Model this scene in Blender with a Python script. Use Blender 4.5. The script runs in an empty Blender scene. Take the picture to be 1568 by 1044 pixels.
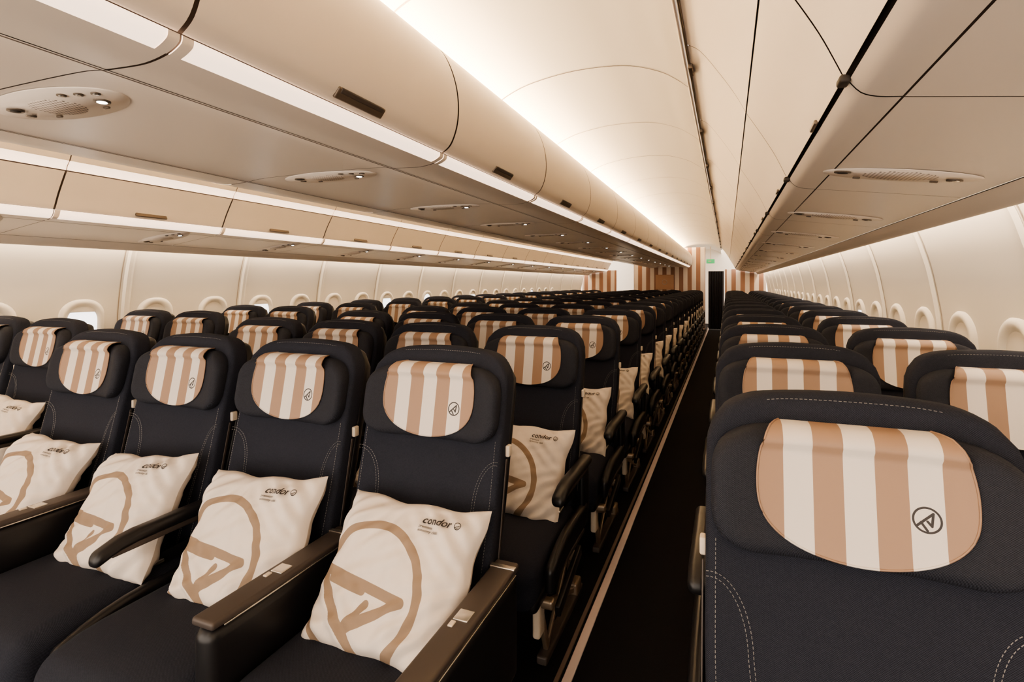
import bpy, math, random
from mathutils import Vector, Matrix, noise
random.seed(4)
HC=1.36          # eye height
CX=-1.605        # cabin centre line
def mir(X): return 2*CX-X
scene=bpy.context.scene
COL=scene.collection

# ------------------------------------------------------------------ materials
def new_mat(name):
    m=bpy.data.materials.new(name); m.use_nodes=True
    nt=m.node_tree; b=nt.nodes.get('Principled BSDF')
    return m,nt,b
def pmat(name,col,rough=.5,metal=0,bump=0,bscale=200,spec=.5,emit=None,estr=0,var=0,vscale=3,sample=True):
    m,nt,b=new_mat(name)
    b.inputs['Base Color'].default_value=(*col,1)
    b.inputs['Roughness'].default_value=rough
    b.inputs['Metallic'].default_value=metal
    b.inputs['Specular IOR Level'].default_value=spec
    if emit:
        b.inputs['Emission Color'].default_value=(*emit,1)
        b.inputs['Emission Strength'].default_value=estr
        if not sample: m.cycles.emission_sampling='NONE'
    if bump or var:
        tc=nt.nodes.new('ShaderNodeTexCoord')
    if bump:
        n=nt.nodes.new('ShaderNodeTexNoise'); n.inputs['Scale'].default_value=bscale; n.inputs['Detail'].default_value=3
        nt.links.new(tc.outputs['Object'],n.inputs['Vector'])
        bp=nt.nodes.new('ShaderNodeBump'); bp.inputs['Strength'].default_value=bump; bp.inputs['Distance'].default_value=.002
        nt.links.new(n.outputs['Fac'],bp.inputs['Height']); nt.links.new(bp.outputs['Normal'],b.inputs['Normal'])
    if var:
        n=nt.nodes.new('ShaderNodeTexNoise'); n.inputs['Scale'].default_value=vscale; n.inputs['Detail'].default_value=4
        nt.links.new(tc.outputs['Object'],n.inputs['Vector'])
        mx=nt.nodes.new('ShaderNodeMix'); mx.data_type='RGBA'
        mx.inputs[6].default_value=(*[c*(1-var) for c in col],1); mx.inputs[7].default_value=(*[min(1,c*(1+var)) for c in col],1)
        nt.links.new(n.outputs['Fac'],mx.inputs[0]); nt.links.new(mx.outputs[2],b.inputs['Base Color'])
    return m
def mth(nt,op,a,b=None,c=None):
    n=nt.nodes.new('ShaderNodeMath'); n.operation=op
    for i,x in enumerate((a,b,c)):
        if x is None: continue
        if isinstance(x,(int,float)): n.inputs[i].default_value=x
        else: nt.links.new(x,n.inputs[i])
    return n.outputs[0]
def vm(nt,op,a,b=None,scale=None):
    n=nt.nodes.new('ShaderNodeVectorMath'); n.operation=op
    for i,x in enumerate((a,b)):
        if x is None: continue
        if isinstance(x,(tuple,Vector)): n.inputs[i].default_value=tuple(x)
        else: nt.links.new(x,n.inputs[i])
    if scale is not None:
        if isinstance(scale,(int,float)): n.inputs['Scale'].default_value=scale
        else: nt.links.new(scale,n.inputs['Scale'])
    return n.outputs['Value'] if op in('DOT_PRODUCT','LENGTH','DISTANCE') else n.outputs['Vector']
def local2d(nt,cx,cz,r):
    tc=nt.nodes.new('ShaderNodeTexCoord'); s=nt.nodes.new('ShaderNodeSeparateXYZ')
    nt.links.new(tc.outputs['Object'],s.inputs[0])
    u=mth(nt,'DIVIDE',mth(nt,'SUBTRACT',s.outputs['X'],cx),r)
    v=mth(nt,'DIVIDE',mth(nt,'SUBTRACT',s.outputs['Z'],cz),r)
    c=nt.nodes.new('ShaderNodeCombineXYZ'); nt.links.new(u,c.inputs[0]); nt.links.new(v,c.inputs[1])
    return s,c.outputs[0]
def seg(nt,P,a,b,w):
    a=Vector((a[0],a[1],0)); b=Vector((b[0],b[1],0)); ba=b-a
    pa=vm(nt,'SUBTRACT',P,a)
    h=vm(nt,'DOT_PRODUCT',pa,ba/ba.length_squared)
    cl=nt.nodes.new('ShaderNodeClamp'); nt.links.new(h,cl.inputs[0])
    sc=vm(nt,'SCALE',ba,None,cl.outputs[0])
    return mth(nt,'LESS_THAN',vm(nt,'LENGTH',vm(nt,'SUBTRACT',pa,sc)),w)
def emblem(nt,P,segs,w,rw):
    L=vm(nt,'LENGTH',P)
    m=mth(nt,'LESS_THAN',mth(nt,'ABSOLUTE',mth(nt,'SUBTRACT',L,1.0)),rw)
    for a,b in segs: m=mth(nt,'MAXIMUM',m,seg(nt,P,a,b,w))
    return m
def mixc(nt,f,a,b):
    mx=nt.nodes.new('ShaderNodeMix'); mx.data_type='RGBA'
    nt.links.new(f,mx.inputs[0])
    for i,x in ((6,a),(7,b)):
        if isinstance(x,tuple): mx.inputs[i].default_value=(*x,1)
        else: nt.links.new(x,mx.inputs[i])
    return mx.outputs[2]
def fab_bump(nt,b,scale,strg,dist=.002):
    tc=nt.nodes.new('ShaderNodeTexCoord'); n=nt.nodes.new('ShaderNodeTexNoise'); n.inputs['Scale'].default_value=scale; n.inputs['Detail'].default_value=3
    nt.links.new(tc.outputs['Object'],n.inputs['Vector'])
    bp=nt.nodes.new('ShaderNodeBump'); bp.inputs['Strength'].default_value=strg; bp.inputs['Distance'].default_value=dist
    nt.links.new(n.outputs['Fac'],bp.inputs['Height']); nt.links.new(bp.outputs['Normal'],b.inputs['Normal'])
def woven(name,dark,light,rough,freq):
    # tiny cross weave in object space
    m,nt,b=new_mat(name)
    tc=nt.nodes.new('ShaderNodeTexCoord'); s=nt.nodes.new('ShaderNodeSeparateXYZ'); nt.links.new(tc.outputs['Object'],s.inputs[0])
    sx=mth(nt,'SINE',mth(nt,'MULTIPLY',s.outputs[0],freq))
    zy=mth(nt,'ADD',s.outputs[2],mth(nt,'MULTIPLY',s.outputs[1],1.0))
    sz=mth(nt,'SINE',mth(nt,'MULTIPLY',zy,freq))
    w=mth(nt,'MULTIPLY_ADD',mth(nt,'MULTIPLY',sx,sz),.5,.5)
    n=nt.nodes.new('ShaderNodeTexNoise'); n.inputs['Scale'].default_value=260; n.inputs['Detail'].default_value=3
    nt.links.new(tc.outputs['Object'],n.inputs['Vector'])
    f=mth(nt,'MULTIPLY',w,mth(nt,'ADD',n.outputs['Fac'],.45))
    nt.links.new(mixc(nt,f,dark,light),b.inputs['Base Color'])
    b.inputs['Roughness'].default_value=rough; b.inputs['Specular IOR Level'].default_value=.25
    bp=nt.nodes.new('ShaderNodeBump'); bp.inputs['Strength'].default_value=.5; bp.inputs['Distance'].default_value=.001
    nt.links.new(f,bp.inputs['Height']); nt.links.new(bp.outputs['Normal'],b.inputs['Normal'])
    return m
M_fab=woven('seat_fabric',(.007,.008,.013),(.038,.042,.060),.85,1700)
M_pad=woven('head_pad_fabric',(.008,.009,.013),(.042,.045,.060),.72,1700)
M_stitch=pmat('stitch_thread',(.24,.23,.22),.8)
M_plas=pmat('black_plastic',(.012,.0115,.013),.35)
M_bronze=pmat('bronze_armrest',(.082,.067,.060),.48,.3)
M_metal=pmat('leg_metal',(.42,.34,.26),.35,.8)
M_tab=pmat('cream_tab',(.70,.61,.50),.45)
M_chrome=pmat('latch_metal',(.7,.66,.6),.25,.9)
TAN=(.335,.215,.145); WHT=(.69,.64,.59)
M_cloth,nt,b=new_mat('striped_head_cloth')
s,P=local2d(nt,.086,1.0,.0175)
st=mth(nt,'ABSOLUTE',mth(nt,'MODULO',mth(nt,'FLOOR',mth(nt,'ADD',mth(nt,'DIVIDE',s.outputs['X'],.0435),20.5)),2))
c=mixc(nt,st,WHT,TAN)
em=emblem(nt,P,[((-.72,-.50),(.46,.58)),((.46,.58),(.32,-.46)),((.32,-.46),(.02,-.10)),((-.45,-.22),(-.02,-.85))],.10,.085)
c=mixc(nt,em,c,(.03,.025,.025))
nt.links.new(c,b.inputs['Base Color']); b.inputs['Roughness'].default_value=.55; fab_bump(nt,b,900,.1)
M_pil,nt,b=new_mat('pillow_cover')
s,P=local2d(nt,-.050,-.055,.160)
em=emblem(nt,P,[((-.97,.25),(.76,0)),((.76,0),(-.12,-.50)),((-.12,-.50),(.14,-.14)),((-.97,.25),(.42,-1.1)),((-.62,.12),(.0,.04))],.074,.066)
front=mth(nt,'LESS_THAN',s.outputs['Y'],0.0)
em=mth(nt,'MULTIPLY',em,front)
c=mixc(nt,em,(.72,.645,.575),(.29,.205,.14))
nt.links.new(c,b.inputs['Base Color']); b.inputs['Roughness'].default_value=.8; fab_bump(nt,b,14,.8,.005)
M_ink=pmat('pillow_print_ink',(.04,.033,.03),.8)
# cabin
M_bin=pmat('bin_plastic',(.75,.665,.57),.34,var=.02)
M_lip=pmat('bin_lip_plastic',(.78,.69,.60),.30)
M_psu=pmat('service_panel_plastic',(.83,.735,.64),.30)
M_ceil=pmat('ceiling_plastic',(.85,.80,.70),.5)
M_wall=pmat('sidewall_plastic',(.80,.75,.66),.5)
M_seam=pmat('seam_shadow_gap',(.14,.10,.08),.7)
M_seaml=pmat('seam_light',(.40,.33,.26),.6)
M_dark=pmat('dark_gap',(.03,.024,.02),.6)
M_latch=pmat('bin_latch',(.14,.11,.085),.35,.4)
M_strip=pmat('light_strip_and_glow',(.9,.8,.7),.5,emit=(1,.74,.56),estr=.95)  # bin light strips; also the added glow band on the left bin tops
M_lamp=pmat('reading_lamp',(1,1,1),.5,emit=(1,.93,.85),estr=4,sample=False)
M_floor=pmat('carpet',(.0095,.009,.0105),.95,0,.6,400,.2,var=.3,vscale=200)
M_fstrip=pmat('floor_path_strip',(.66,.56,.55),.4)
M_pane=pmat('window_daylight',(1,1,1),.5,emit=(.95,.97,1),estr=1.1,sample=False)
M_shade=pmat('window_shade',(.74,.69,.61),.5)
M_copper=pmat('copper_panel',(.62,.37,.23),.4,.1)
M_green=pmat('exit_sign_green',(.05,.4,.15),.5,emit=(.10,.7,.25),estr=.25,sample=False)
M_curt=pmat('curtain_cloth',(.015,.014,.017),.9)
M_grille,nt,b=new_mat('speaker_grille')
tc=nt.nodes.new('ShaderNodeTexCoord'); s=nt.nodes.new('ShaderNodeSeparateXYZ'); nt.links.new(tc.outputs['Object'],s.inputs[0])
fx=mth(nt,'SUBTRACT',mth(nt,'FRACT',mth(nt,'MULTIPLY',s.outputs[0],95)),.5)
fy=mth(nt,'SUBTRACT',mth(nt,'FRACT',mth(nt,'MULTIPLY',s.outputs[1],95)),.5)
d=mth(nt,'SQRT',mth(nt,'ADD',mth(nt,'MULTIPLY',fx,fx),mth(nt,'MULTIPLY',fy,fy)))
nt.links.new(mixc(nt,mth(nt,'LESS_THAN',d,.28),(.76,.66,.57),(.14,.11,.09)),b.inputs['Base Color'])
M_stripe,nt,b=new_mat('striped_bulkhead')
tc=nt.nodes.new('ShaderNodeTexCoord'); s=nt.nodes.new('ShaderNodeSeparateXYZ'); nt.links.new(tc.outputs['Object'],s.inputs[0])
st=mth(nt,'GREATER_THAN',mth(nt,'FRACT',mth(nt,'MULTIPLY',s.outputs[0],4.2)),.5)
nt.links.new(mixc(nt,st,(.95,.84,.74),(.40,.22,.15)),b.inputs['Base Color']); b.inputs['Roughness'].default_value=.5

# ------------------------------------------------------------------ mesh builder
class MB:
    def __init__(s): s.v=[];s.f=[];s.m=[];s.mats=[]
    def mi(s,mat):
        if mat not in s.mats: s.mats.append(mat)
        return s.mats.index(mat)
    def add(s,vs,fs,mat):
        o=len(s.v); k=s.mi(mat); s.v+=[tuple(v) for v in vs]
        for f in fs: s.f.append([i+o for i in f]); s.m.append(k)
    def grid(s,fn,nu,nv,mat):
        vs=[fn(i/nu,j/nv) for j in range(nv+1) for i in range(nu+1)]
        fs=[[j*(nu+1)+i,j*(nu+1)+i+1,(j+1)*(nu+1)+i+1,(j+1)*(nu+1)+i] for j in range(nv) for i in range(nu)]
        s.add(vs,fs,mat)
    def rbox(s,c,h,r,mat,n=(2,2,2),k=3,deform=None,rot=None):
        r=min(r,min(h)*.999)
        ax=[]
        for a in range(3):
            H=h[a]; inn=H-r
            cs=[inn+r*math.tan(math.radians(45)*t/k) for t in range(k,0,-1)]
            mid=[inn-2*inn*t/n[a] for t in range(n[a]+1)]
            ax.append([-x for x in cs]+[-x for x in mid]+cs[::-1])
        N=[len(a)-1 for a in ax]; idx={}; vs=[]
        def vid(i,j,l):
            key=(i,j,l)
            if key not in idx:
                p=Vector((ax[0][i],ax[1][j],ax[2][l]))
                q=Vector([max(-(h[a]-r),min(h[a]-r,p[a])) for a in range(3)])
                d=p-q
                if d.length>1e-9: d.normalize()
                o=q+d*r
                if deform: o=Vector(deform(o.x,o.y,o.z))
                if rot: o=rot@o
                idx[key]=len(vs); vs.append(o+Vector(c))
            return idx[key]
        fs=[]
        for i in range(N[0]):
            for j in range(N[1]):
                fs.append([vid(i,j,0),vid(i,j+1,0),vid(i+1,j+1,0),vid(i+1,j,0)])
                fs.append([vid(i,j,N[2]),vid(i+1,j,N[2]),vid(i+1,j+1,N[2]),vid(i,j+1,N[2])])
        for i in range(N[0]):
            for l in range(N[2]):
                fs.append([vid(i,0,l),vid(i+1,0,l),vid(i+1,0,l+1),vid(i,0,l+1)])
                fs.append([vid(i,N[1],l),vid(i,N[1],l+1),vid(i+1,N[1],l+1),vid(i+1,N[1],l)])
        for j in range(N[1]):
            for l in range(N[2]):
                fs.append([vid(0,j,l),vid(0,j,l+1),vid(0,j+1,l+1),vid(0,j+1,l)])
                fs.append([vid(N[0],j,l),vid(N[0],j+1,l),vid(N[0],j+1,l+1),vid(N[0],j,l+1)])
        s.add(vs,fs,mat)
    def bar(s,a,b,w,mat,t=None):
        a=Vector(a);b=Vector(b);d=b-a;L=d.length
        z=d.normalized(); x=Vector((1,0,0))
        if abs(z.x)>.9: x=Vector((0,1,0))
        y=z.cross(x).normalized(); x=y.cross(z)
        R=Matrix((x,y,z)).transposed()
        s.rbox((a+b)/2,((t or w)/2,w/2,L/2),min(w,(t or w))*.3,mat,(1,1,1),2,rot=R)
    def tube(s,pts,r,mat,n=6,closed=False):
        pts=[Vector(p) for p in pts]; vs=[];fs=[];m=len(pts)
        for i,p in enumerate(pts):
            if closed: d=pts[(i+1)%m]-pts[i-1]
            else: d=pts[min(i+1,m-1)]-pts[max(i-1,0)]
            d.normalize(); up=Vector((0,0,1)) if abs(d.z)<.9 else Vector((0,1,0))
            x=d.cross(up).normalized(); y=x.cross(d)
            for q in range(n):
                a=2*math.pi*q/n; vs.append(p+x*math.cos(a)*r+y*math.sin(a)*r)
        for i in range(m if closed else m-1):
            j=(i+1)%m
            for q in range(n):
                fs.append([i*n+q,i*n+(q+1)%n,j*n+(q+1)%n,j*n+q])
        s.add(vs,fs,mat)
    def sweep(s,pts,y0,y1,mat,ny=1):
        s.grid(lambda u,v:(pts[round(u*(len(pts)-1))][0],y0+(y1-y0)*v,HC+pts[round(u*(len(pts)-1))][1]),len(pts)-1,ny,mat)
    def disc(s,c,rx,ry,mat,n=24,h=.004):
        c=Vector(c); vs=[c+Vector((math.cos(2*math.pi*i/n)*rx,math.sin(2*math.pi*i/n)*ry,0)) for i in range(n)]
        vs+= [v*1 +Vector((0,0,h)) for v in vs]
        fs=[list(range(n))[::-1]]+[[i,(i+1)%n,n+(i+1)%n,n+i] for i in range(n)]
        s.add(vs,fs,mat)
    def mesh(s,name):
        me=bpy.data.meshes.new(name); me.from_pydata(s.v,[],s.f)
        for m in s.mats: me.materials.append(m)
        me.polygons.foreach_set('material_index',s.m)
        me.polygons.foreach_set('use_smooth',[True]*len(s.f))
        me.update(); return me
def put(name,me,loc=(0,0,0),rot=(0,0,0),parent=None):
    o=bpy.data.objects.new(name,me); o.location=loc; o.rotation_euler=rot; COL.objects.link(o)
    if parent: o.parent=parent
    return o
def cr(P,n=5):
    P=[Vector(p) for p in P]; out=[]
    for i in range(len(P)-1):
        p0=P[max(i-1,0)];p1=P[i];p2=P[i+1];p3=P[min(i+2,len(P)-1)]
        for k in range(n):
            t=k/n
            out.append(.5*((2*p1)+(p2-p0)*t+(2*p0-5*p1+4*p2-p3)*t*t+(3*p1-p0-3*p2+p3)*t**3))
    out.append(P[-1]); return [(p.x,p.y) for p in out]
def mp(P): return [(mir(x),z) for x,z in P]

# ------------------------------------------------------------------ seat
ZT=1.157; W0=.231; PADW=.221; HB=.376
def yf(z): return .25*(z-1.05)+.045
def wid(z,zt=ZT,R=.095,w0=W0):
    w=1.0
    if z>zt-R: w=(w0-R+math.sqrt(max(0,R*R-(min(z,zt)-(zt-R))**2)))/w0
    return w*(1-.05*max(0,(.75-z)/.35))
def backdef(x,y,z):
    zz=z+ZT-HB
    f=y<0
    xx=x*wid(zz)
    zz2=zz+.010*(1-(x/W0)**2)*max(0,(zz-.9)/.27)
    yy=yf(zz)+.03+y
    if f: yy-=.026*(abs(x)/W0)**4*(1 if zz<1.1 else max(0,(ZT-zz)/(ZT-1.1)))
    return xx,yy,zz2
def padfront(x,z): return -.036*(abs(x)/PADW)**3+.2*(z-1.012)
def paddef(x,y,z):
    zz=z+1.008; R=.07; hz=.103; d=abs(z)-(hz-R)
    w=1 if d<0 else (PADW-R+math.sqrt(max(0,R*R-d*d)))/PADW
    xx=x*w
    return xx,padfront(xx,zz)+.034+y,zz
def stitches(mb,pts,step=.0075,dash=.0046,w=.00055):
    pts=[Vector(p) for p in pts]
    L=[0]
    for a,b in zip(pts,pts[1:]): L.append(L[-1]+(b-a).length)
    def at(t):
        for i in range(len(pts)-1):
            if t<=L[i+1]: return pts[i].lerp(pts[i+1],(t-L[i])/max(1e-9,L[i+1]-L[i]))
        return pts[-1]
    t=0
    while t+dash<L[-1]:
        a=at(t);b=at(t+dash); d=(b-a).normalized(); n=Vector((0,-1,0)); x=d.cross(n).normalized()*w; up=n*.0012
        mb.add([a-x,b-x,b+up,a+up,b+x,a+x],[[0,1,2,3],[3,2,4,5]],M_stitch)
        t+=step
def bfront(x,z): return yf(z)-.026*(abs(x)/W0)**4*(1 if z<1.1 else max(0,(ZT-z)/(ZT-1.1)))-.0008
def make_seat(right,left):
    mb=MB()
    mb.rbox((0,0,0),(W0,.030,HB),.026,M_fab,(14,1,26),3,deform=backdef)
    mb.rbox((0,.045,0),(W0-.006,.020,.36),.018,M_plas,(8,1,16),2,deform=lambda x,y,z:(x*wid(z+.775,1.14),yf(z+.775)+.03+y,z+.775))
    mb.rbox((0,0,0),(PADW,.038,.103),.034,M_pad,(16,1,10),4,deform=paddef)
    stitches(mb,[(x,padfront(x,.93)+.001-.0002,.925+.02*(abs(x)/.2)**3) for x in [-.185+.01*i for i in range(38)]])
    prof=[(.062,1.1185),(.04,1.1195),(.022,1.118),(.006,1.109),(-.003,1.094)]
    prof+=[(padfront(0,z)-.0075,z) for z in [1.082-.0082*i for i in range(21)]]
    PL=[0]
    for a,bb in zip(prof,prof[1:]): PL.append(PL[-1]+math.hypot(a[0]-bb[0],a[1]-bb[1]))
    def pat(t):
        t*=PL[-1]
        for i in range(len(prof)-1):
            if t<=PL[i+1]+1e-9:
                f=(t-PL[i])/(PL[i+1]-PL[i]); return prof[i][0]*(1-f)+prof[i+1][0]*f, prof[i][1]*(1-f)+prof[i+1][1]*f
        return prof[-1]
    def cw(t):
        if t<.55: return .149*(.74+.26*math.sin(math.pi/2*t/.55))
        return .149*max(0,1-((t-.55)/.45)**2.7)**(1/2.0)
    def cf(u,v):
        t=math.sin(v*math.pi/2); y,z=pat(t); x=(2*u-1)*cw(t)
        return (x,y+(padfront(x,z)-padfront(0,z))*min(1,t/.25),z)
    mb.grid(cf,28,40,M_cloth)
    hem=[cf(0,v/40) for v in range(41)]+[cf(1,v/40) for v in range(39,-1,-1)]
    mb.tube(hem,.0018,M_cloth,5)
    for sg in (-1,1):
        for off in (0,.008):
            pts=[]
            for a in range(90,-1,-6):
                x=.229-(.066+off)*math.cos(math.radians(a)); z=.74+(.12+off)*math.sin(math.radians(a)); pts.append((x,z))
            for k in range(1,8): pts.append((.163-off-.003*k,.74-.04*k))
            stitches(mb,[(sg*x*wid(z),bfront(x,z),z) for x,z in pts])
        stitches(mb,[(sg*.214*wid(z),bfront(.214,z)-.001,z) for z in [.5+.03*i for i in range(15)]])
    stitches(mb,[(x,yf(1.148)-.002+.004,ZT-.010-.05*(abs(x)/.2)**6+.008*(1-(x/W0)**2)) for x in [-.17+.02*i for i in range(18)]])
    def cd(x,y,z):
        yy=y-.34; zz=z+.385
        zz-=.03*max(0,(-yy-.45)/.15)**2
        if z>0: zz+=.012*(1-(x/.24)**2)
        return x,yy,zz
    mb.rbox((0,0,0),(.236,.27,.08),.05,M_fab,(8,8,1),4,deform=cd)
    for sg in(-1,1): stitches(mb,[(sg*.15,-.1-.02*i,.4715) for i in range(16)])
    for sg in (-1,1):
        mb.bar((sg*.225,-.10,.50),(sg*.20,-.22,.481),.04,M_plas,.004)
    mb.rbox((.20,-.235,.485),(.022,.028,.006),.004,M_chrome)
    mb.rbox((0,-.32,.285),(.23,.24,.025),.02,M_plas)
    for y in (-.45,-.1): mb.bar((-.258,y,.25),(.258,y,.25),.035,M_metal)
    for x in (.2,):
        mb.bar((x,-.45,.25),(x,-.36,.03),.03,M_metal,.018)
        mb.bar((x,-.1,.25),(x,.04,.03),.03,M_metal,.018)
        mb.bar((x,-.42,.22),(x,0,.05),.022,M_metal,.014)
        mb.bar((x,-.1,.24),(x,-.36,.04),.02,M_metal,.014)
        mb.rbox((x,-.16,.018),(.02,.26,.016),.008,M_bronze)
        mb.rbox((x,-.45,.2),(.014,.03,.07),.01,M_tab)
        mb.rbox((x,.03,.05),(.02,.04,.03),.01,M_metal)
    for sg in (-1,1):
        mb.rbox((sg*.236,.035,.885),(.006,.012,.016),.004,M_tab)
        mb.bar((sg*.236,.020,.865),(sg*.236,-.06,.5),.008,M_bronze,.003)
    def arm(kind,x):
        if kind=='slim':
            mb.rbox((x,-.23,.625),(.024,.215,.02),.018,M_plas,(1,8,1),3,deform=lambda a,b_,c_:(a,b_,c_-.03*max(0,(-b_-.1)/.115)**2))
            mb.rbox((x,-.23,.602),(.016,.17,.012),.006,M_bronze)
            mb.rbox((x,-.07,.52),(.012,.045,.12),.012,M_plas)
            mb.rbox((x,-.3,.42),(.018,.24,.045),.018,M_plas,(1,8,1),3,deform=lambda a,b_,c_:(a,b_,c_-.05*max(0,(-b_)/.24)**2))
            mb.rbox((x,-.3,.362),(.012,.2,.01),.006,M_bronze)
            mb.bar((x,-.14,.3),(x,-.44,.22),.045,M_plas,.02)
        else:
            mb.rbox((x,-.285,.606),(.034,.245,.010),.008,M_bronze,(2,4,1))
            mb.rbox((x,-.285,.455),(.032,.25,.142),.03,M_plas,(2,4,2))
            mb.rbox((x,-.30,.616),(.018,.020,.003),.002,M_chrome)
            mb.rbox((x-.012,-.335,.6165),(.006,.010,.003),.002,M_tab)
            mb.bar((x-.034,-.07,.597),(x-.034,-.5,.597),.004,M_chrome)
            mb.bar((x+.034,-.07,.597),(x+.034,-.5,.597),.004,M_chrome)
            mb.rbox((x,-.075,.615),(.035,.009,.003),.003,M_chrome)
    if right: arm(right,.265)
    if left: arm(left,-.265)
    return mb.mesh('seat_mesh')
S={}
def seat(r,l):
    if (r,l) not in S: S[(r,l)]=make_seat(r,l)
    return S[(r,l)]

# ------------------------------------------------------------------ pillow
PW,PH,PT=.435,.392,.074
def psurf(u,v,sg):
    x=u*PW/2*(1-.08*(1-v*v)); z=v*PH/2*(1-.07*(1-u*u))
    x+=.004*math.sin(v*9+1)*u*u; z+=.004*math.sin(u*8)*v*v
    e=max(0,(1-u**4))*max(0,(1-v**4))
    t=PT*e**.5
    w=noise.noise(Vector((x*9,z*9,sg*3)))*.020+noise.noise(Vector((x*26+5,z*12,sg)))*.008+noise.noise(Vector((x*14-z*30,z*9,sg+4)))*.009
    cr_=.010*math.sin(22*(abs(u)+abs(v)))*max(0,abs(u*v))**.7
    t+=(w+cr_)*min(1,e*2.5)
    return Vector((x,-sg*t if sg>0 else t*.8,z))
def yfront(x,z):
    u=x/(PW/2);v=z/(PH/2)
    for _ in range(6):
        u=x/(PW/2*(1-.08*(1-v*v))); v=z/(PH/2*(1-.07*(1-u*u)))
    return psurf(u,v,1).y
def text_mesh(body,size):
    cu=bpy.data.curves.new('t','FONT'); cu.body=body; cu.size=size; cu.resolution_u=3; cu.offset=size*.014
    o=bpy.data.objects.new('t',cu); COL.objects.link(o); bpy.context.view_layer.update()
    me=bpy.data.meshes.new_from_object(o.evaluated_get(bpy.context.evaluated_depsgraph_get()))
    vs=[v.co.copy() for v in me.vertices]; fs=[list(p.vertices) for p in me.polygons]
    bpy.data.objects.remove(o); bpy.data.curves.remove(cu); bpy.data.meshes.remove(me)
    return vs,fs
pm=MB()
N=64
wf=lambda t:math.sin((t-.5)*math.pi)*.25+(2*t-1)*.75
pm.grid(lambda u,v:psurf(wf(u),wf(v),1),N,N,M_pil)
pm.grid(lambda u,v:psurf(wf(u),wf(v),-1),N,N,M_pil)
for body,size,x0,z0 in (('condor',.028,.058,.130),('premium',.0095,.058,.118),('economy class',.0095,.058,.108)):
    vs,fs=text_mesh(body,size)
    pm.add([(x0+v.x,yfront(x0+v.x,z0+v.y)-.0040,z0+v.y) for v in vs],fs,M_ink)
ring=[(.158+.0085*math.cos(a),.138+.0085*math.sin(a)) for a in [2*math.pi*i/20 for i in range(20)]]
pm.tube([(x,yfront(x,z)-.003,z) for x,z in ring],.0009,M_ink,5,True)
pm.tube([(x,yfront(x,z)-.003,z) for x,z in ((.152,.134),(.164,.140),(.157,.131))],.0009,M_ink,5,True)
PM=pm.mesh('pillow_mesh')

def pillow(X,Y,dx=.012,lean=-34,roll=None,dz=0):
    a=math.radians(lean+random.uniform(-4,4))
    r=random.uniform(-3.5,3.5) if roll is None else roll
    put('pillow',PM,(X+dx+random.uniform(-.008,.008),Y-.195,.598+dz),(a,math.radians(r),math.radians(random.uniform(-3,3))))
P_=.85
cen=[CX+.53*(i-1.5) for i in range(4)]
row1=[(.01,-34,0),(.03,-30,-6),(.025,-34,-3),(.018,-34,0)]
for k in range(17):
    Y=1.37+P_*k
    for i,X in enumerate(cen):
        if k==0: me=seat('slim' if i==1 else 'box','box' if i==0 else None)
        else: me=seat('slim','slim' if i==0 else None)
        put('passenger_seat',me,(X,Y,0))
        if k==0: pillow(X,Y,*row1[i])
        else: pillow(X,Y)
    Y=1.0+P_*k
    for i,X in enumerate((.196,.726)):
        put('passenger_seat',seat('slim','slim' if i==0 else None),(X,Y,0))
        if k>0: pillow(X,Y)
    Y=1.72+P_*k
    if k<16:
        for i,X in enumerate((mir(.732),mir(.202))):
            put('passenger_seat',seat('slim','slim' if i==0 else None),(X,Y,0)); pillow(X,Y)

# ------------------------------------------------------------------ overhead bins
YS=-1.365; BL=1.05; NB=17; YR=-1.965
door=cr([(-1.0,.492),(-.965,.52),(-.94,.58),(-.932,.65),(-.94,.73),(-.965,.81),(-1.005,.88),(-1.06,.925)],4)
strip=cr([(-1.036,.4565),(-1.018,.463),(-1.0,.474),(-.997,.488)],3)
lip=cr([(-1.22,.452),(-1.12,.447),(-1.07,.450),(-1.036,.4565)],3)
def centre_bin(f,sg):
    mb=MB()
    mb.sweep(f(door),.005,BL-.005,M_bin)
    mb.sweep(f([(-1.06,.925),(-1.075,.92),(-1.08,.90)]),.004,BL-.004,M_bin)
    mb.sweep(f(strip),.002,BL-.002,M_strip)
    mb.sweep(f(lip),.003,BL-.003,M_lip)
    mb.sweep(f([(x-.012,z) for x,z in door]),0,BL,M_seam)
    mb.sweep(f([(x-.01,z+.006) for x,z in lip+strip]),0,BL,M_seam)
    mb.sweep(f([(-1.222,.449),(-1.228,.449)]),0,BL,M_seam)
    for y in (0,BL-.03):
        mb.sweep(f([(x+.002,z-.001) for x,z in strip]),y+.003,y+.027,M_lip)
    bx=lambda p:f([p])[0]
    x,z=bx((-.972,.513))
    mb.rbox((x,BL/2,HC+z),(.006,.105,.017),.005,M_latch,rot=Matrix.Rotation(math.radians(-38*sg),3,'Y'))
    x,z=bx((-.964,.519))
    mb.rbox((x,BL/2,HC+z),(.005,.095,.008),.004,M_bronze,rot=Matrix.Rotation(math.radians(-38*sg),3,'Y'))
    return mb.mesh('centre_bin_mesh')
ident=lambda P:list(P)
cb=[centre_bin(ident,-1),centre_bin(mp,1)]
up=cr([(-.155,.95),(-.10,.915),(-.03,.82),(.03,.725),(.066,.655)],4)
sdoor=cr([(.07,.647),(.12,.565),(.165,.485),(.195,.42),(.207,.392)],4)
sdoor_l=cr([(.098,.602),(.13,.548),(.165,.485),(.195,.42),(.205,.404)],4)
sglow=cr([(.066,.655),(.085,.632),(.095,.608)],3)  # added glowing band, stands in for cove light on the left bin tops
slip=cr([(.215,.384),(.235,.360),(.262,.349),(.30,.344)],3)
sstrip=cr([(.203,.402),(.212,.380),(.225,.362),(.24,.354)],3)
slip2=cr([(.24,.354),(.262,.349),(.30,.344)],3)
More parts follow.
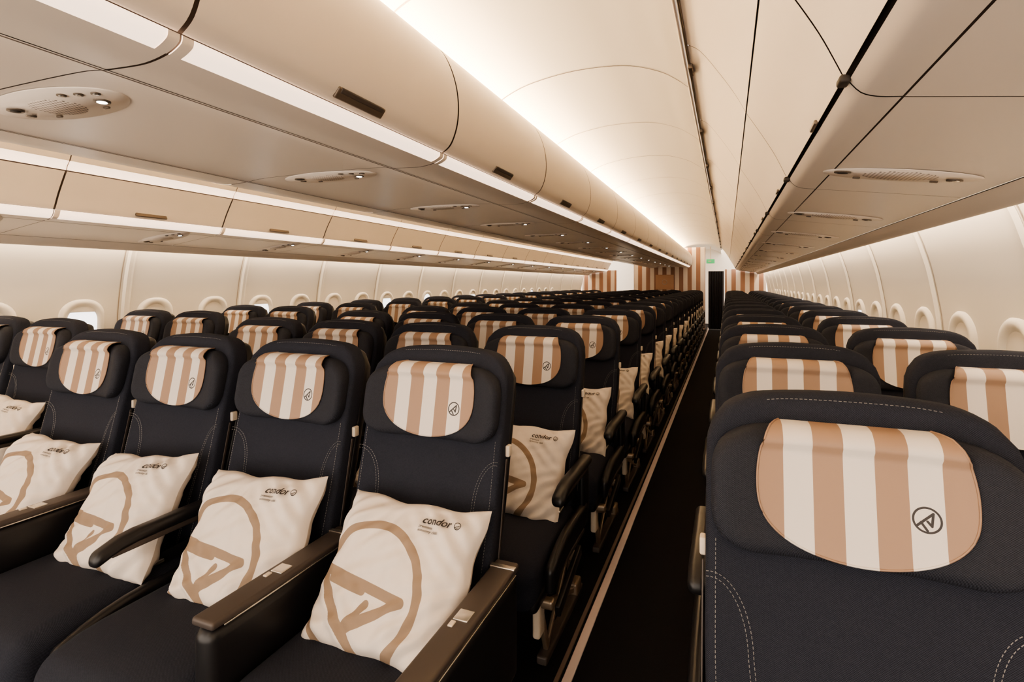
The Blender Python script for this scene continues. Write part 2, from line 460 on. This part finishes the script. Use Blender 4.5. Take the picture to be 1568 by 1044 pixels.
def side_bin(f,lit):
    mb=MB()
    mb.sweep(f(up),.003,BL-.003,M_bin)
    if lit:
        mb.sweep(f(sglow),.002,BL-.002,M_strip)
        mb.sweep(f(sdoor_l),.005,BL-.005,M_bin)
        mb.sweep(f(sstrip),.002,BL-.002,M_strip); mb.sweep(f(slip2),.003,BL-.003,M_lip)
        mb.sweep(f([(x-.002,z-.001) for x,z in sstrip]),.003,.03,M_lip)
        x,z=f([(.19,.425)])[0]
        mb.rbox((x,BL/2,HC+z),(.006,.1,.013),.005,M_latch,rot=Matrix.Rotation(math.radians(-25),3,'Y'))
    else:
        mb.sweep(f(sdoor),.004,BL-.004,M_bin)
        mb.sweep(f(slip),.003,BL-.003,M_lip)
        mb.rbox((.207,.0,HC+.385),(.010,.02,.008),.006,M_dark)
        mb.rbox((.203,.35,HC+.394),(.005,.04,.006),.004,M_latch)
    mb.sweep(f([(x+.012,z+.004) for x,z in up+sdoor]),0,BL,M_seam)
    mb.sweep(f([(.21,.41),(.225,.385),(.24,.37),(.31,.352)]),0,BL,M_dark)
    return mb.mesh('side_bin_mesh')
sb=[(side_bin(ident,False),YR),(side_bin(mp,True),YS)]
for k in range(NB):
    for me in cb: put('overhead_bin',me,(0,YS+BL*k,0))
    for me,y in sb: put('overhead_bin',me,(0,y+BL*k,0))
Y0,Y1=YS,YS+BL*NB
mb=MB()
for f in (ident,mp):
    x,z=f([(-.152,.947)])[0]
    mb.tube([(x,Y0,HC+z),(x,Y1,HC+z)],.007,M_latch,8)
    x,z=f([(-.168,.962)])[0]
    mb.tube([(x,Y0,HC+z),(x,Y1,HC+z)],.009,M_lip,8)
    for k in range(17):
        x,z=f([(-.146,.935)])[0]
        mb.rbox((x,.37+1.05*k-1.05,HC+z),(.011,.05,.014),.006,M_latch)
put('trim_hinge_rail',mb.mesh('rail'))
# ------------------------------------------------------------------ service panels
def psu_panels(pts,name,trims,ys=YS):
    mb=MB()
    for k in range(NB): mb.sweep(pts,ys+BL*k+.002,ys+BL*(k+1)-.002,M_psu)
    mb.sweep([(x,z+.004) for x,z in pts],Y0,Y1,M_seam)
    for t,m in trims: mb.sweep(t,Y0,Y1,m)
    return put(name,mb.mesh(name))
pc=cr([(-1.224,.452),(-1.32,.461),(CX,.464),(mir(-1.32),.461),(mir(-1.224),.452)],5)
ps=cr([(.304,.343),(.5,.318),(.738,.286)],5)
tr=cr([(.742,.286),(.775,.262),(.795,.238),(.812,.236),(.828,.262),(.83,.36)],4)
runs=[psu_panels(pc,'service_panel_run',[])]
for f,ys in ((ident,YR),(mp,YS)):
    runs.append(psu_panels(f(ps),'service_panel_run',[(f(tr),M_bin),(f([(.738,.2845),(.744,.2835)]),M_dark)],ys))
def unit(big):
    mb=MB()
    if big:
        mb.disc((0,0,-.0025),.235,.095,M_psu,48,.003)
        mb.disc((-.02,0.01,-.0035),.078,.055,M_grille,32,.003)
        for q in range(3):
            mb.disc((.095+.045*q,-.045+.012*q,-.0055),.012,.010,M_latch,16); mb.disc((.095+.045*q,-.045+.012*q,-.0065),.007,.006,M_chrome,12)
        mb.disc((-.17,.025,-.0055),.014,.011,M_latch,16)
    else:
        mb.disc((0,0,-.0022),.20,.085,M_psu,48,.003)
        mb.disc((.0,0,-.0035),.095,.062,M_grille,32,.003)
    mb.disc((-.15,-.02,-.006),.023,.018,M_latch,20)
    mb.disc((-.15,-.02,-.0075),.014,.011,M_dark,16)
    x,y=(.14,.02)
    mb.disc((x,y,-.006),.020,.018,M_latch,20); mb.disc((x,y,-.0075),.012,.011,M_lamp if big else M_chrome,20)
    for x in (-.1,.1): mb.rbox((x,.055,-.004),(.010,.004,.003),.002,M_latch)
    return mb.mesh('unit')
U=unit(True); U2=unit(False)
for k in range(15):
    put('speaker_and_lamp_unit',U,(CX+.0,.85+1.02*k,HC+.462),(0,0,0),runs[0])
    put('speaker_and_lamp_unit',U2,(.475,1.90+1.05*k,HC+.3190),(0,math.radians(7.6),0),runs[1])
    put('speaker_and_lamp_unit',U,(mir(.49),.5+1.05*k,HC+.318),(0,math.radians(-7.6),0),runs[2])
# ------------------------------------------------------------------ ceiling
cp=cr([(-1.25,.94),(-1.21,1.0),(-1.12,1.055),(-.98,1.10),(-.75,1.13),(-.5,1.12),(-.33,1.07),(-.23,1.01),(-.165,.955)],5)
mb=MB()
for f in (ident,mp):
    mb.sweep(f(cp),Y0,19,M_ceil)
    mb.sweep(f([(-1.08,.90),(-1.10,.895),(-1.25,.895),(-1.25,.94)]),Y0,Y1,M_ceil)
    for k in range(17):
        y=2.77-4.2+1.05*k
        mb.sweep(f([(x,z-.0025) for x,z in cp]),y-.0035,y+.0035,M_seam if k%2==0 else M_seaml)
mb.sweep([(-1.25,.94),(mir(-1.25),.94)],Y0,19,M_ceil)
put('ceiling',mb.mesh('ceiling'))
# ------------------------------------------------------------------ side walls
wp=cr([(.83,.42),(.93,.30),(.985,.15),(1.02,0),(1.055,-.25),(1.065,-.6),(1.06,-1.0),(1.05,-1.36)],6)
def wall(f,name,yo):
    mb=MB()
    mb.sweep(f(wp),Y0,16.5,M_wall,40)
    y=yo
    while y<16.4:
        mb.sweep(f([(x-.002,z) for x,z in wp]),y-.004,y+.004,M_seaml)
        for a,b_,o0,o1 in ((.02,.035,0,.016),(.035,.06,.016,.016),(.06,.085,.016,0)):
            n=len(wp)-1
            mb.grid(lambda u,v:(f([(wp[round(u*n)][0]-.001-(o0+(o1-o0)*v),0)])[0][0],y+a+(b_-a)*v,HC+wp[round(u*n)][1]),n,1,M_wall)
        y+=1.05
    put(name,mb.mesh(name))
wall(ident,'wall_right',-.75); wall(mp,'wall_left',-.51)
def window(shade):
    mb=MB()
    def rr(hy,hz,r,x,n=8):
        pts=[]
        for q,(sy,sz) in enumerate(((1,1),(-1,1),(-1,-1),(1,-1))):
            for i in range(n+1):
                a=math.pi/2*(q+i/n); pts.append((x,sy*(hy-r)+r*math.cos(a),sz*(hz-r)+r*math.sin(a)))
        return pts
    A=[rr(.150,.205,.12,.012),rr(.135,.19,.12,-.010),rr(.118,.172,.11,-.012),rr(.100,.150,.095,-.002),rr(.095,.145,.095,.004)]
    n=len(A[0]); vs=[p for a in A for p in a]; fs=[]
    for k in range(4):
        for i in range(n): fs.append([k*n+i,k*n+(i+1)%n,(k+1)*n+(i+1)%n,(k+1)*n+i])
    mb.add(vs,fs,M_wall)
    p=rr(.096,.146,.094,.003); mb.add(p,[list(range(n))],M_shade if shade>=.14 else M_pane)
    if shade and shade<.14:
        mb.rbox((0,0,.146-shade),(.002,.09,shade),.002,M_shade)
    return mb.mesh('window')
WM=[window(0),window(.15),window(.02)]
wn=1
for k in range(26):
    y=2.40-.525*4+.525*k
    me=WM[[0,1,1,2,1,1,1,2,1][(k+5)%9]] if k!=4 else WM[2]
    put('window_%d'%wn,me,(mir(1.047),y,HC-.315),(0,math.radians(-2),math.pi)); wn+=1
    y=2.66-.525*4+.525*k
    me=WM[[1,1,1,1,1,2,1][(k+3)%7]]
    put('window_%d'%wn,me,(1.047,y,HC-.335),(0,math.radians(-2),0)); wn+=1
# ------------------------------------------------------------------ floor
mb=MB(); mb.grid(lambda u,v:(-4.28+5.35*u,Y0+(20-Y0)*v,0),1,1,M_floor)
put('floor',mb.mesh('floor'))
mb=MB()
for x in (-.506,mir(-.506)): mb.rbox((x,8,.004),(.016,9.3,.004),.003,M_fstrip)
for x in (-.54,-.04,mir(-.54),mir(-.04)): mb.rbox((x,8,.004),(.008,9.3,.004),.003,M_seam)
put('trim_floor_path',mb.mesh('fs'))
# ------------------------------------------------------------------ bulkheads
def bulk(name,x0,x1,z1=2.4):
    mb=MB(); mb.rbox(((x0+x1)/2,16.53,z1/2),((x1-x0)/2,.025,z1/2),.01,M_stripe); return put(name,mb.mesh(name))
bulk('wall_bulkhead_centre',-2.63,-.58); bulk('wall_bulkhead_right',-.05,1.02,1.75); bulk('wall_bulkhead_left',-4.24,mir(-.05),1.75)
mb=MB(); mb.rbox((-1.72,16.48,1.38),(.26,.012,.22),.01,M_copper)
mb.tube([(-1.72+.07*math.cos(a),16.465,1.38+.07*math.sin(a)) for a in [2*math.pi*i/24 for i in range(24)]],.008,M_tab,5,True)
put('bulkhead_sign_panel',mb.mesh('cp'))
mb=MB(); mb.grid(lambda u,v:(-4.3+5.4*u,19,2.55*v),1,1,M_wall); put('wall_end',mb.mesh('we'))
mb=MB(); mb.grid(lambda u,v:(-.5+.42*u,16.6+.02*math.sin(u*40),.02+1.68*v),60,1,M_curt); put('aisle_curtain',mb.mesh('c'))
mb=MB(); mb.rbox((-.43,16.2,1.97),(.11,.02,.06),.008,M_green); mb.rbox((-.43,16.2,2.2),(.01,.01,.19),.005,M_tab)
mb.rbox((-.45,16.178,1.97),(.04,.003,.012),.002,M_tab); put('exit_sign',mb.mesh('ex'))

# ------------------------------------------------------------------ lights
def strip_light(name,X,dz,d,w,power,col=(1,.745,.49),y0=Y0,y1=16.4):
    L=bpy.data.lights.new(name,'AREA'); L.shape='RECTANGLE'; L.size=w; L.size_y=y1-y0; L.energy=power; L.color=col
    o=bpy.data.objects.new(name,L); COL.objects.link(o)
    z=-Vector(d).normalized(); y=Vector((0,1,0)); x=y.cross(z)
    M=Matrix((x,y,z)).transposed().to_4x4(); M.translation=Vector((X,(y0+y1)/2,HC+dz)); o.matrix_world=M
for sg,fx in ((1,lambda x:x),(-1,mir)):
    strip_light('cove_light',fx(-1.165),.905,(.45*sg,0,1),.06,118)
    strip_light('sidewall_light',fx(.865),.345,(sg*.8,0,-1),.03,38,(1,.81,.62))
w=bpy.data.worlds.new('w'); scene.world=w; w.use_nodes=True  # warm ambient fill added through the open cabin end, no lamp there
w.node_tree.nodes['Background'].inputs[0].default_value=(1,.86,.73,1); w.node_tree.nodes['Background'].inputs[1].default_value=1.9
# ------------------------------------------------------------------ camera
cam=bpy.data.cameras.new('camera'); cam.sensor_width=36; cam.lens=820/1568*36; cam.shift_y=-89/1568; cam.clip_start=.02
co=bpy.data.objects.new('camera',cam); COL.objects.link(co); co.location=(0,0,HC)
co.rotation_euler=(math.radians(90),0,math.atan(329/820)); scene.camera=co
scene.view_settings.view_transform='AgX'
scene.view_settings.look='AgX - Medium High Contrast'
scene.view_settings.exposure=.95
